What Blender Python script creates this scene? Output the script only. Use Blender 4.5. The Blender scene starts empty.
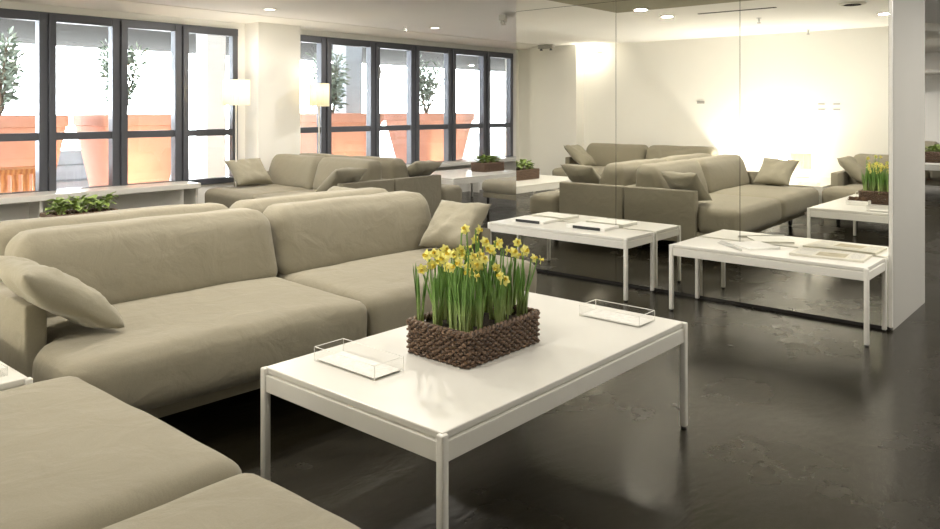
import bpy, bmesh, math, random
from mathutils import Vector, Matrix, noise
random.seed(7)
C = bpy.context.scene.collection
PI = math.pi
R = math.radians

# ------------------------------------------------------------------ materials
def new_mat(name):
    m = bpy.data.materials.new(name); m.use_nodes = True
    nt = m.node_tree
    for n in list(nt.nodes): nt.nodes.remove(n)
    out = nt.nodes.new('ShaderNodeOutputMaterial')
    return m, nt, out

def mat(name, col, rough=.5, metal=0., var=.06, vscale=6., bump=0., bscale=60., sheen=0., spec=.5, emit=None, estr=0., coat=0., stretch=None, trans=0.):
    m, nt, out = new_mat(name)
    b = nt.nodes.new('ShaderNodeBsdfPrincipled')
    tc = nt.nodes.new('ShaderNodeTexCoord')
    mp = nt.nodes.new('ShaderNodeMapping')
    nt.links.new(tc.outputs['Object'], mp.inputs['Vector'])
    if stretch: mp.inputs['Scale'].default_value = stretch
    nz = nt.nodes.new('ShaderNodeTexNoise'); nz.inputs['Scale'].default_value = vscale; nz.inputs['Detail'].default_value = 5
    nt.links.new(mp.outputs[0], nz.inputs['Vector'])
    rp = nt.nodes.new('ShaderNodeValToRGB')
    rp.color_ramp.elements[0].position = .3; rp.color_ramp.elements[1].position = .7
    rp.color_ramp.elements[0].color = (*[max(0, c*(1-var)) for c in col], 1)
    rp.color_ramp.elements[1].color = (*[min(1, c*(1+var)) for c in col], 1)
    nt.links.new(nz.outputs['Fac'], rp.inputs[0]); nt.links.new(rp.outputs[0], b.inputs['Base Color'])
    b.inputs['Roughness'].default_value = rough; b.inputs['Metallic'].default_value = metal
    b.inputs['Specular IOR Level'].default_value = spec
    b.inputs['Sheen Weight'].default_value = sheen
    b.inputs['Coat Weight'].default_value = coat
    if trans: b.inputs['Transmission Weight'].default_value = trans
    if emit:
        b.inputs['Emission Color'].default_value = (*emit, 1); b.inputs['Emission Strength'].default_value = estr
    if bump:
        n2 = nt.nodes.new('ShaderNodeTexNoise'); n2.inputs['Scale'].default_value = bscale; n2.inputs['Detail'].default_value = 4
        nt.links.new(mp.outputs[0], n2.inputs['Vector'])
        bp = nt.nodes.new('ShaderNodeBump'); bp.inputs['Strength'].default_value = bump; bp.inputs['Distance'].default_value = .01
        nt.links.new(n2.outputs['Fac'], bp.inputs['Height']); nt.links.new(bp.outputs[0], b.inputs['Normal'])
    nt.links.new(b.outputs[0], out.inputs[0])
    return m

def fabric_mat(name, col):
    m, nt, out = new_mat(name)
    N = nt.nodes.new; L = nt.links.new
    b = N('ShaderNodeBsdfPrincipled'); tc = N('ShaderNodeTexCoord')
    big = N('ShaderNodeTexNoise'); big.inputs['Scale'].default_value = 3.5; big.inputs['Detail'].default_value = 3
    L(tc.outputs['Object'], big.inputs['Vector'])
    fine = N('ShaderNodeTexNoise'); fine.inputs['Scale'].default_value = 260; fine.inputs['Detail'].default_value = 2
    L(tc.outputs['Object'], fine.inputs['Vector'])
    mx = N('ShaderNodeMixRGB'); mx.inputs[1].default_value = (*[c*.93 for c in col], 1); mx.inputs[2].default_value = (*[c*1.05 for c in col], 1)
    L(big.outputs['Fac'], mx.inputs[0])
    m2 = N('ShaderNodeMixRGB'); m2.blend_type = 'MULTIPLY'; m2.inputs[0].default_value = .18
    L(mx.outputs[0], m2.inputs[1]); L(fine.outputs['Fac'], m2.inputs[2]); L(m2.outputs[0], b.inputs['Base Color'])
    b.inputs['Roughness'].default_value = .85; b.inputs['Sheen Weight'].default_value = .15; b.inputs['Specular IOR Level'].default_value = .2
    wr = N('ShaderNodeTexNoise'); wr.inputs['Scale'].default_value = 7; wr.inputs['Detail'].default_value = 4; wr.inputs['Distortion'].default_value = .6
    L(tc.outputs['Object'], wr.inputs['Vector'])
    b1 = N('ShaderNodeBump'); b1.inputs['Strength'].default_value = .4; b1.inputs['Distance'].default_value = .03
    L(wr.outputs['Fac'], b1.inputs['Height'])
    b2 = N('ShaderNodeBump'); b2.inputs['Strength'].default_value = .25; b2.inputs['Distance'].default_value = .002
    L(fine.outputs['Fac'], b2.inputs['Height']); L(b1.outputs[0], b2.inputs['Normal']); L(b2.outputs[0], b.inputs['Normal'])
    L(b.outputs[0], out.inputs[0])
    return m

def clear_mat(name, tint=(1, 1, 1), gloss=.08, rough=0., k=.5):
    m, nt, out = new_mat(name); N = nt.nodes.new; L = nt.links.new
    t = N('ShaderNodeBsdfTransparent'); t.inputs[0].default_value = (*tint, 1)
    g = N('ShaderNodeBsdfGlossy'); g.inputs['Roughness'].default_value = rough
    lw = N('ShaderNodeLayerWeight'); lw.inputs[0].default_value = .25
    ma = N('ShaderNodeMath'); ma.operation = 'MULTIPLY_ADD'; ma.inputs[1].default_value = k; ma.inputs[2].default_value = gloss
    L(lw.outputs['Fresnel'], ma.inputs[0])
    mix = N('ShaderNodeMixShader'); L(ma.outputs[0], mix.inputs[0]); L(t.outputs[0], mix.inputs[1]); L(g.outputs[0], mix.inputs[2])
    L(mix.outputs[0], out.inputs[0])
    return m

def mirror_mat():
    m, nt, out = new_mat('mirror_glass'); N = nt.nodes.new
    g = N('ShaderNodeBsdfGlossy'); g.inputs['Roughness'].default_value = 0.; g.inputs['Color'].default_value = (.94, .937, .885, 1)
    nt.links.new(g.outputs[0], out.inputs[0]); return m

def floor_mat():
    m, nt, out = new_mat('dark_polished_concrete'); N = nt.nodes.new; L = nt.links.new
    b = N('ShaderNodeBsdfPrincipled'); tc = N('ShaderNodeTexCoord')
    n1 = N('ShaderNodeTexNoise'); n1.inputs['Scale'].default_value = 1.1; n1.inputs['Detail'].default_value = 7; n1.inputs['Roughness'].default_value = .6
    mp = N('ShaderNodeMapping'); mp.inputs['Scale'].default_value = (1, 2.2, 1); mp.inputs['Rotation'].default_value = (0, 0, .5); L(tc.outputs['Object'], mp.inputs[0])
    n2 = N('ShaderNodeTexNoise'); n2.inputs['Scale'].default_value = 6; n2.inputs['Detail'].default_value = 3; L(mp.outputs[0], n2.inputs['Vector'])
    n3 = N('ShaderNodeTexNoise'); n3.inputs['Scale'].default_value = 13; n3.inputs['Detail'].default_value = 6; L(mp.outputs[0], n3.inputs['Vector'])
    L(tc.outputs['Object'], n1.inputs['Vector'])
    rp = N('ShaderNodeValToRGB'); e = rp.color_ramp.elements
    e[0].position = .3; e[0].color = (.0045, .0038, .0024, 1); e[1].position = .75; e[1].color = (.015, .0125, .0072, 1)
    L(n1.outputs['Fac'], rp.inputs[0])
    r2 = N('ShaderNodeMapRange'); r2.inputs[3].default_value = .4; r2.inputs[4].default_value = 1.6; L(n2.outputs['Fac'], r2.inputs[0])
    mx = N('ShaderNodeMixRGB'); mx.blend_type = 'MULTIPLY'; mx.inputs[0].default_value = .8
    L(rp.outputs[0], mx.inputs[1]); L(r2.outputs[0], mx.inputs[2]); L(mx.outputs[0], b.inputs['Base Color'])
    rr = N('ShaderNodeMapRange'); rr.inputs[1].default_value = .3; rr.inputs[2].default_value = .7; rr.inputs[3].default_value = .17; rr.inputs[4].default_value = .33
    L(n1.outputs['Fac'], rr.inputs[0]); L(rr.outputs[0], b.inputs['Roughness'])
    b.inputs['Specular IOR Level'].default_value = .52; b.inputs['Specular Tint'].default_value = (1, .93, .74, 1)
    bp = N('ShaderNodeBump'); bp.inputs['Strength'].default_value = .125; bp.inputs['Distance'].default_value = .01
    L(n3.outputs['Fac'], bp.inputs['Height']); L(bp.outputs[0], b.inputs['Normal'])
    L(b.outputs[0], out.inputs[0]); return m

def wood_mat():
    m, nt, out = new_mat('orange_wood'); N = nt.nodes.new; L = nt.links.new
    b = N('ShaderNodeBsdfPrincipled'); tc = N('ShaderNodeTexCoord'); w = N('ShaderNodeTexWave')
    w.inputs['Scale'].default_value = 6; w.inputs['Distortion'].default_value = 4; L(tc.outputs['Object'], w.inputs['Vector'])
    rp = N('ShaderNodeValToRGB'); e = rp.color_ramp.elements
    e[0].color = (.45, .16, .05, 1); e[1].color = (.66, .29, .10, 1); L(w.outputs['Fac'], rp.inputs[0]); L(rp.outputs[0], b.inputs['Base Color'])
    b.inputs['Roughness'].default_value = .55; L(b.outputs[0], out.inputs[0]); return m

def newsprint_mat(name, tone=.66, cols=34., rows=9.):
    m, nt, out = new_mat(name); N = nt.nodes.new; L = nt.links.new
    b = N('ShaderNodeBsdfPrincipled'); tc = N('ShaderNodeTexCoord')
    br = N('ShaderNodeTexBrick'); br.inputs['Scale'].default_value = rows
    br.inputs['Color1'].default_value = (tone*.50, tone*.48, tone*.40, 1); br.inputs['Color2'].default_value = (tone*.92, tone*.89, tone*.77, 1)
    br.inputs['Mortar'].default_value = (tone*1.15, tone*1.12, tone*1.0, 1); br.inputs['Mortar Size'].default_value = .06
    L(tc.outputs['Generated'], br.inputs['Vector'])
    n = N('ShaderNodeTexNoise'); n.inputs['Scale'].default_value = 5; L(tc.outputs['Generated'], n.inputs['Vector'])
    mx = N('ShaderNodeMixRGB'); mx.blend_type = 'MULTIPLY'; mx.inputs[0].default_value = .35
    L(br.outputs[0], mx.inputs[1]); L(n.outputs['Fac'], mx.inputs[2]); L(mx.outputs[0], b.inputs['Base Color'])
    b.inputs['Roughness'].default_value = .7; L(b.outputs[0], out.inputs[0]); return m

def shade_mat():
    m, nt, out = new_mat('pleated_lamp_shade'); N = nt.nodes.new; L = nt.links.new
    d = N('ShaderNodeBsdfDiffuse'); d.inputs[0].default_value = (.80, .77, .68, 1)
    t = N('ShaderNodeBsdfTranslucent'); t.inputs[0].default_value = (.85, .80, .66, 1)
    tc = N('ShaderNodeTexCoord'); w = N('ShaderNodeTexNoise'); w.inputs['Scale'].default_value = 80; L(tc.outputs['Object'], w.inputs['Vector'])
    bp = N('ShaderNodeBump'); bp.inputs['Strength'].default_value = .1; L(w.outputs['Fac'], bp.inputs['Height']); L(bp.outputs[0], d.inputs['Normal'])
    mix = N('ShaderNodeMixShader'); mix.inputs[0].default_value = .55
    L(d.outputs[0], mix.inputs[1]); L(t.outputs[0], mix.inputs[2]); L(mix.outputs[0], out.inputs[0]); return m

def leaf_mat(name, lo, hi, zlo, zhi):
    """blade colour runs from the pale base of the stem to the green tip (the plant's own colouring)"""
    m, nt, out = new_mat(name); N = nt.nodes.new; L = nt.links.new
    b = N('ShaderNodeBsdfPrincipled'); tc = N('ShaderNodeTexCoord'); sx = N('ShaderNodeSeparateXYZ'); L(tc.outputs['Object'], sx.inputs[0])
    mr = N('ShaderNodeMapRange'); mr.inputs[1].default_value = zlo; mr.inputs[2].default_value = zhi; L(sx.outputs['Z'], mr.inputs[0])
    n = N('ShaderNodeTexNoise'); n.inputs['Scale'].default_value = 40; L(tc.outputs['Object'], n.inputs['Vector'])
    ad = N('ShaderNodeMath'); ad.operation = 'MULTIPLY_ADD'; ad.inputs[1].default_value = .5; ad.inputs[2].default_value = -.25; L(n.outputs['Fac'], ad.inputs[0])
    a2 = N('ShaderNodeMath'); a2.operation = 'ADD'; a2.use_clamp = True; L(mr.outputs[0], a2.inputs[0]); L(ad.outputs[0], a2.inputs[1])
    mx = N('ShaderNodeMixRGB'); mx.inputs[1].default_value = (*lo, 1); mx.inputs[2].default_value = (*hi, 1); L(a2.outputs[0], mx.inputs[0])
    L(mx.outputs[0], b.inputs['Base Color']); b.inputs['Roughness'].default_value = .5
    L(b.outputs[0], out.inputs[0]); return m

M = dict(
    fabric=fabric_mat('beige_fabric', (.285, .258, .190)),
    pillow=fabric_mat('cushion_fabric', (.305, .280, .208)),
    white=mat('white_lacquer', (.68, .665, .615), .35, var=.02, vscale=3, coat=.1),
    frame=mat('white_powder_coat', (.70, .685, .63), .4, var=.02),
    wall=mat('white_wall_paint', (.88, .865, .815), .8, var=.015, vscale=1.2, bump=.03, bscale=120),
    ceil=mat('ceiling_paint', (.94, .93, .91), .85, var=.015, vscale=.8),
    bulk=mat('shaded_beige_paint', (.40, .375, .275), .85, var=.02),  # beige bulkhead, its unlit shade put into the colour as darker olive
    grey=mat('grey_panel_paint', (.38, .372, .345), .7, var=.02, vscale=2),
    dark=mat('black_rubber', (.015, .015, .015), .5),
    anth=mat('anthracite_aluminium', (.090, .094, .108), .38, metal=.2, var=.05),
    gap=mat('dark_gap', (.02, .018, .015), .7),
    mirror=mirror_mat(), floor=floor_mat(),
    glass=clear_mat('window_glass', (.97, .985, .985), .03), acrylic=clear_mat('acrylic', (.992, .992, .99), .012, k=.12), edge=mat('acrylic_edge', (.85, .84, .80), .15, var=.01),
    wicker=mat('brown_wicker', (.125, .076, .046), .5, var=.97, vscale=95, bump=.6, bscale=180),
    soil=mat('dark_soil', (.03, .02, .014), .95, var=.5, vscale=50, bump=.8, bscale=80),
    blade=leaf_mat('daffodil_blade', (.42, .50, .20), (.13, .26, .05), .0, .13),
    petal=mat('yellow_petal', (.80, .75, .22), .55, var=.08, vscale=40),
    trumpet=mat('deep_yellow_trumpet', (.81, .67, .11), .55, var=.06, vscale=40),
    leaf=mat('dark_green_leaf', (.20, .28, .06), .5, var=.5, vscale=14),
    leaf2=mat('grey_green_leaf', (.24, .28, .22), .55, var=.35, vscale=5),
    bark=mat('brown_bark', (.15, .10, .06), .8, var=.3, vscale=20),
    terra=mat('terracotta', (.50, .25, .18), .7, spec=.15, var=.07, vscale=3),
    wood=wood_mat(), paving=mat('pale_paving', (.72, .71, .68), .8, var=.05, vscale=2), stone=mat('blue_grey_stone', (.42, .45, .48), .8, var=.06),
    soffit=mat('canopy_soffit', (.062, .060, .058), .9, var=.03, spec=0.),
    shade=shade_mat(), chrome=mat('brushed_steel', (.6, .6, .58), .3, metal=1., var=.03),
    paper=mat('white_paper', (.80, .79, .74), .6, var=.05, vscale=30), speck=mat('speckled_paper', (.78, .765, .72), .6, var=.10, vscale=45, bump=.5, bscale=70),
    news=newsprint_mat('newsprint'), news2=newsprint_mat('grey_cover', .55, rows=5.), print_=mat('black_print', (.02, .02, .02), .5),
    glow=mat('lamp_glow', (1, 1, 1), .5, emit=(1, .90, .70), estr=12.), disc=mat('downlight_disc', (1, 1, 1), .5, emit=(1, .92, .78), estr=5.),
    newspaper=mat('newspaper_stock', (.60, .575, .49), .75, var=.05, vscale=20), ochre=mat('printed_ochre', (.36, .32, .22), .7, var=.25, vscale=18), greypaper=mat('grey_paper', (.46, .45, .41), .6, var=.06),
    cone=mat('pine_cone', (.22, .14, .09), .8, var=.4, vscale=30),
)

# ------------------------------------------------------------------ mesh helpers
class MB:
    def __init__(self): self.bm = bmesh.new()
    def box(self, lo, hi, bev=0., seg=2, mtx=None):
        lo, hi = Vector(lo), Vector(hi); b = bmesh.new()
        bmesh.ops.create_cube(b, size=1)
        c, s = (lo+hi)/2, hi-lo
        for v in b.verts: v.co = Vector((v.co.x*s.x+c.x, v.co.y*s.y+c.y, v.co.z*s.z+c.z))
        if bev: bmesh.ops.bevel(b, geom=b.edges[:], offset=bev, segments=seg, affect='EDGES', profile=.5)
        return self.add(b, mtx)
    def add(self, b, mtx=None):
        if mtx is not None: bmesh.ops.transform(b, matrix=mtx, verts=b.verts)
        vm = {v: self.bm.verts.new(v.co) for v in b.verts}
        for f in b.faces:
            try: self.bm.faces.new([vm[v] for v in f.verts])
            except ValueError: pass
        b.free(); return self
    def grid(self, rows, closed_u=False, closed_v=False):
        vs = [[self.bm.verts.new(p) for p in r] for r in rows]
        nu, nv = len(rows), len(rows[0])
        for i in range(nu if closed_u else nu-1):
            for j in range(nv if closed_v else nv-1):
                q = [vs[i][j], vs[(i+1) % nu][j], vs[(i+1) % nu][(j+1) % nv], vs[i][(j+1) % nv]]
                try: self.bm.faces.new(q)
                except ValueError: pass
        return vs
    def cap(self, ring):
        try: self.bm.faces.new(ring)
        except ValueError: pass
    def tube(self, pts, rad, n=8, caps=True, closed=False):
        pts = [Vector(p) for p in pts]; rows = []
        for i, p in enumerate(pts):
            if closed: d = pts[(i+1) % len(pts)]-pts[i-1]
            else: d = pts[min(i+1, len(pts)-1)]-pts[max(i-1, 0)]
            d.normalize()
            a = Vector((0, 0, 1)) if abs(d.z) < .95 else Vector((1, 0, 0))
            u = d.cross(a).normalized(); w = d.cross(u)
            r = rad[i] if isinstance(rad, (list, tuple)) else rad
            rows.append([p+u*r*math.cos(t*2*PI/n)+w*r*math.sin(t*2*PI/n) for t in range(n)])
        vs = self.grid(rows, closed_u=closed, closed_v=True)
        if caps and not closed: self.cap(vs[0]); self.cap(vs[-1][::-1])
        return self
    def lathe(self, prof, n=24, c=(0, 0, 0), cap0=True, cap1=True):
        rows = [[Vector((c[0]+r*math.cos(t*2*PI/n), c[1]+r*math.sin(t*2*PI/n), c[2]+z)) for t in range(n)] for r, z in prof]
        vs = self.grid(rows, closed_v=True)
        if cap0: self.cap(vs[0])
        if cap1: self.cap(vs[-1][::-1])
        return self
    def build(self, name, m, parent=None, smooth=False, recalc=True, ang=40):
        if recalc: bmesh.ops.recalc_face_normals(self.bm, faces=self.bm.faces)
        me = bpy.data.meshes.new(name); self.bm.to_mesh(me); self.bm.free()
        me.materials.append(m)
        if smooth:
            me.shade_smooth() if hasattr(me, 'shade_smooth') else [setattr(p, 'use_smooth', True) for p in me.polygons]
            if ang < 180:
                try: me.set_sharp_from_angle(angle=R(ang))
                except Exception: pass
        o = bpy.data.objects.new(name, me); C.objects.link(o)
        if parent is not None: o.parent = parent
        return o

def tag(o, label=None, cat=None, group=None, kind=None):
    if label: o['label'] = label
    if cat: o['category'] = cat
    if group: o['group'] = group
    if kind: o['kind'] = kind
    return o
def thing(name, label, cat, loc=(0, 0, 0), rz=0., group=None):
    o = bpy.data.objects.new(name, None); C.objects.link(o); o.location = loc; o.rotation_euler = (0, 0, rz)
    o.empty_display_size = .1
    return tag(o, label, cat, group)
def struct(name, mb, m, **k):
    return tag(mb.build(name, m, **k), kind='structure')
def bx(lo, hi, bev=0.): return MB().box(lo, hi, bev)

# ------------------------------------------------------------------ setting
XL, YW, H = -.5, 8.7, 2.5
XM, YA, YB = 5.429, 1.197, 4.188          # mirror plane and its two ends
XR, YF = 17., -2.6
struct('floor', bx((XL-.2, YF-.2, -.12), (XR+.2, YW+.15, 0)), M['floor'])
struct('ceiling', bx((XL-.2, YF-.2, H), (XR+.2, 7.76, H+.15)), M['ceil'])
struct('ceiling_strip', bx((XL-.2, 7.80, H), (XR+.2, YW+.15, H+.15)), M['wall'])
struct('trim_1', bx((XL-.1, 7.755, H+.02), (XR, 7.805, H+.14)), M['gap'])
struct('wall_left', bx((XL-.2, YF-.2, 0), (XL, YW+.15, H+.1)), M['wall'])
struct('wall_right', bx((XR, YF-.2, 0), (XR+.2, YW+.15, H+.1)), M['wall'])
struct('wall_front', bx((XL-.2, YF-.2, 0), (XR+.2, YF, H+.1)), M['wall'])
ZB, ZT = .50, 2.40
W1a, W1b, W2a, W2b = 1.66, 5.475, 5.95, 11.16
w = MB()
w.box((XL, YW, 0), (XR, YW+.16, ZB)); w.box((XL, YW, ZT), (XR, YW+.16, H+.1))
for a, b in ((XL, W1a), (W1b, W2a), (W2b, XR)): w.box((a, YW, ZB), (b, YW+.16, ZT))
struct('wall_window_side', w, M['wall'])
struct('pillar_front_of_windows', bx((5.59, 8.4, 0), (6.235, YW, H)), M['wall'])
struct('pillar_left_wall', bx((XL, 7.28, 0), (-.25, 8.25, H)), M['wall'])
struct('wall_mirror_block', bx((XM+.025, YA, .0), (6.40, YB, H+.05)), M['grey'])
struct('trim_mirror_edge', bx((XM-.003, YA, .022), (XM+.03, YA+.018, 2.42)), M['white'])
struct('baseboard_mirror', bx((XM+.005, YA+.018, .0), (XM+.03, YB, .022)), M['gap'])
struct('trim_mirror_backing', bx((XM+.006, YA+.018, .022), (XM+.026, YB, 2.42)), M['gap'])
struct('ceiling_bulkhead', bx((3.67, YF, 2.42), (6.42, 4.20, H+.02)), M['bulk'])
# room seen to the right of the mirror block
struct('trim_far_cornice', bx((15.9, -2., 2.06), (XR, 6., 2.12)), M['white'])

# mirror panels (each sheet is one thing)
ys = [YA+.018, 2.173, 3.181, YB]
names = ['nearest the white end panel', 'in the middle of the mirrored wall', 'at the end towards the windows']
for k in range(3):
    for (z0, z1, t) in ((.024, 2.2635, 'tall'), (2.2665, 2.42, 'narrow top')):
        o = bx((XM, ys[k]+.002, z0), (XM+.006, ys[k+1]-.002, z1)).build('mirror_panel', M['mirror'])
        tag(o, f'{t} mirror sheet {names[k]}', 'mirror', 'mirror sheets on the wall')

# windows
def window(name, a, b, mull, handles=()):
    root = tag(bpy.data.objects.new(name, None), kind='structure'); C.objects.link(root); root.location = (0, 0, 0)
    f = MB(); y0, y1 = YW-.03, YW+.07
    f.box((a, y0, ZB-.02), (b, y1, ZB+.05), .004); f.box((a, y0, ZT-.075), (b, y1, ZT+.02), .004)
    f.box((a, y0+.004, ZB), (a+.07, y1-.004, ZT), .004); f.box((b-.075, y0+.004, ZB), (b, y1-.004, ZT), .004)
    f.box((a, y0+.01, 1.075), (b, y1-.02, 1.155), .004)
    f.build('window_frame', M['anth'], root)
    xs = [a+.035]+list(mull)+[b-.04]
    for x in mull:
        mm = MB(); mm.box((x-.075, y0-.01, ZB), (x+.01, y1, ZT), .004); mm.box((x+.014, y0-.035, ZB), (x+.085, y1, ZT), .004)
        mm.build('mullion', M['anth'], root)
    for i in range(len(xs)-1):
        for z0, z1 in ((ZB+.05, 1.08), (1.15, ZT-.07)):
            bx((xs[i]+.02, YW+.02, z0), (xs[i+1]-.02, YW+.028, z1)).build('glass_pane', M['glass'], root)
    for x in handles:
        h = MB(); h.box((x-.015, y0-.055, 1.86), (x+.015, y0-.03, 2.04), .004); h.box((x-.012, y0-.08, 1.93), (x+.012, y0-.04, 2.02), .004)
        h.build('window_handle', M['chrome'], root)
    return root
window('window_1', W1a, W1b, (2.45, 3.2, 3.96, 4.70))
window('window_2', W2a, W2b, (6.86, 7.78, 8.62, 9.48, 10.38), handles=(7.84,))

# ------------------------------------------------------------------ soft furniture
def cushion_bm(hx, hy, hz, r, warp=None, n=(26, 20, 9), puff=(0, 0, 0), wr=.004, seed=0):
    """rounded upholstered block, centred, with puffed faces and soft wrinkles"""
    mb = MB(); bm = mb.bm; cache = {}
    def pt(p):
        k = tuple(round(c, 5) for c in p)
        if k in cache: return cache[k]
        u, v, t = p
        q = Vector((u*hx, v*hy, t*hz)); c = Vector((max(-hx+r, min(hx-r, q.x)), max(-hy+r, min(hy-r, q.y)), max(-hz+r, min(hz-r, q.z))))
        d = q-c
        if d.length > 1e-9: q = c+d.normalized()*r
        q.x += puff[0]*u*(1-v*v)*(1-t*t); q.y += puff[1]*v*(1-u*u)**.6*(1-t*t); q.z += puff[2]*t*(1-u**4)*(1-v**4)
        nn = noise.noise_vector(Vector((q.x*3.1+seed*7.3, q.y*3.1, q.z*3.1)))+.5*noise.noise_vector(Vector((q.x*8+seed, q.y*8, q.z*8+3)))
        q += nn*wr
        if warp: q = warp(q)
        vv = bm.verts.new(q); cache[k] = vv; return vv
    def lin(m):   # denser towards the edges
        return [math.copysign(abs(s)**.8, s) if s else 0. for s in [-1+2*i/m for i in range(m+1)]]
    A = [lin(m) for m in n]
    for ax in range(3):
        i1, i2 = [i for i in range(3) if i != ax]
        for sg in (-1, 1):
            for a in range(n[i1]):
                for b in range(n[i2]):
                    q = []
                    for da, db in ((0, 0), (1, 0), (1, 1), (0, 1)):
                        p = [0, 0, 0]; p[ax] = sg; p[i1] = A[i1][a+da]; p[i2] = A[i2][b+db]; q.append(pt(p))
                    if len(set(q)) == 4:
                        try: bm.faces.new(q)
                        except ValueError: pass
    return mb

def smooth01(t): t = max(0, min(1, t)); return t*t*(3-2*t)

AT = .085       # armrest thickness
def sofa(L, loc, rz, label, arms=(True, True), group='beige lounge sofas', seed=1, split=.5, arm_label=None):
    s = thing('sofa', label, 'sofa', loc, rz, group); F = M['fabric']
    b = MB(); b.box((.02, -1.0, .12), (L-.02, -.04, .225), .012); b.build('base', F, s, True)
    for x in (.12, L-.12):
        for y in (-.86, -.12):
            MB().lathe([(.018, 0), (.024, .02), (.024, .122)], 12, (x, y, 0)).build('leg', M['dark'], s, True)
    cushion_bm(L/2-.005, .032, .235, .022, n=(20, 4, 8), wr=.002, seed=seed).build('back_panel', F, s, True, ang=180).location = (L/2, -.036, .375)
    for k, on in enumerate(arms):
        if on:
            o = MB().box((-AT/2, -.375, -.25), (AT/2, .375, .25), .013, 3).build('armrest', F, s, True)
            o.location = (AT/2 if k == 0 else L-AT/2, -.378, .372)
    x0 = AT+.004 if arms[0] else .004; x1 = L-AT-.004 if arms[1] else L-.004
    xm = x0+(x1-x0)*split; cush = [(x0, xm-.002), (xm+.002, x1)]
    yf, yb, z0, z1 = -1.165, -.10, .222, .462
    for k, (a, c) in enumerate(cush):
        cx, cy, cz = (a+c)/2, (yf+yb)/2, (z0+z1)/2
        def warp(q, k=k, cx=cx, cy=cy, hx=(c-a)/2):
            # in front of the armrest the seat widens to the sofa's full length
            y = q.y+cy; ext = smooth01((-.762-y)/.03)*(AT*.97)
            if k == 0 and arms[0] and q.x < 0: q.x -= ext*smooth01(-q.x/hx*1.6-.5)
            if k == 1 and arms[1] and q.x > 0: q.x += ext*smooth01(q.x/hx*1.6-.5)
            return q
        cushion_bm((c-a)/2, (yb-yf)/2, (z1-z0)/2, .065, warp, n=(36, 30, 9), puff=(0, .012, .022), wr=.006, seed=seed*3+k).build('seat_cushion', F, s, True, ang=180).location = (cx, cy, cz)
    # loose back cushions: thick at the bottom, rolling back to a narrow crest
    for k, (a, c) in enumerate(cush):
        hx = (c-a)/2+(.03 if arms[k] else 0)*.0
        def warp(q, hx=hx):
            t = (q.z+.20)/.40
            q.y = q.y*(1-.34*t)+.03*t - .035*(1-t)
            e = abs(q.x)/hx
            q.z -= .025*smooth01((e-.86)/.14)*max(0, t)
            q.x *= 1-.018*max(0, t)
            return q
        cushion_bm(hx-.003, .165, .20, .078, warp, n=(32, 12, 14), puff=(0, .03, .008), wr=.007, seed=seed*5+k).build('back_cushion', F, s, True, ang=180).location = ((a+c)/2, -.205, .632)
    return s

def pillow_bm(w, h, t, seed=0, n=22):
    mb = MB(); rows = {}
    for sg in (1, -1):
        g = []
        for i in range(n+1):
            row = []
            for j in range(n+1):
                u, v = -1+2*i/n, -1+2*j/n
                x = w/2*u*(1-.10*(1-v*v)*abs(u)**2); y = h/2*v*(1-.10*(1-u*u)*abs(v)**2)
                pr = ((1-u**4)*(1-v**4))**.62
                nn = noise.noise(Vector((u*1.6+seed*3.1, v*1.6, sg*2.)))*.018+noise.noise(Vector((u*3.2+seed, v*3.2+.8*u, sg)))*.013+noise.noise(Vector((u*9+seed, v*5-u*3, sg)))*.005
                row.append(Vector((x, y, sg*(t/2*pr)+nn*pr+.012*math.sin(u*2+seed)*v*.6)))
            g.append(row)
        mb.grid(g)
    bmesh.ops.remove_doubles(mb.bm, verts=mb.bm.verts, dist=1e-4)
    return mb

def pillow_at(bl, br, tl, tr, label, t=.15, seed=0, group='loose throw cushions'):
    """square cushion whose bottom edge runs bl-br and top edge tl-tr (world points)"""
    bl, br, tl, tr = map(Vector, (bl, br, tl, tr))
    ux = ((br-bl)+(tr-tl))/2; uy = ((tl-bl)+(tr-br))/2
    w, h = ux.length, uy.length
    ex = ux.normalized(); ez = ex.cross(uy).normalized(); ey = ez.cross(ex)
    o = pillow_bm(w, h, t, seed).build('throw_cushion', M['pillow'], None, True, ang=180)
    m = Matrix((ex, ey, ez)).transposed().to_4x4(); m.translation = (bl+br+tl+tr)/4
    o.matrix_world = m
    tag(o, label, 'cushion', group); return o

TH = R(-2.4)
sofa(2.76, (1.18, 4.085, 0), TH, 'long beige sofa behind the daffodil coffee table, its back to another sofa', seed=1, split=.52)
sofa(2.76, (3.938, 3.981, 0), TH+PI, 'long beige sofa facing the windows, back to back with the sofa by the daffodils', seed=2, split=.485)
sofa(2.36, (.018, .545, 0), PI/2, 'beige sofa in the bottom left foreground, cropped to its two seat cushions', seed=3, split=.535)
sofa(2.05, (5.965, 8.36, 0), -PI/2, 'beige sofa near the windows facing left, beside the white pillar', seed=4)
sofa(2.05, (5.980, 6.31, 0), PI/2, 'beige sofa near the windows facing right towards the white table with a plant basket', seed=5)
sofa(2.4, (-.43, 4.72, 0), PI/2, 'beige sofa against the bright left wall, seen only in the mirror', seed=6)

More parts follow.
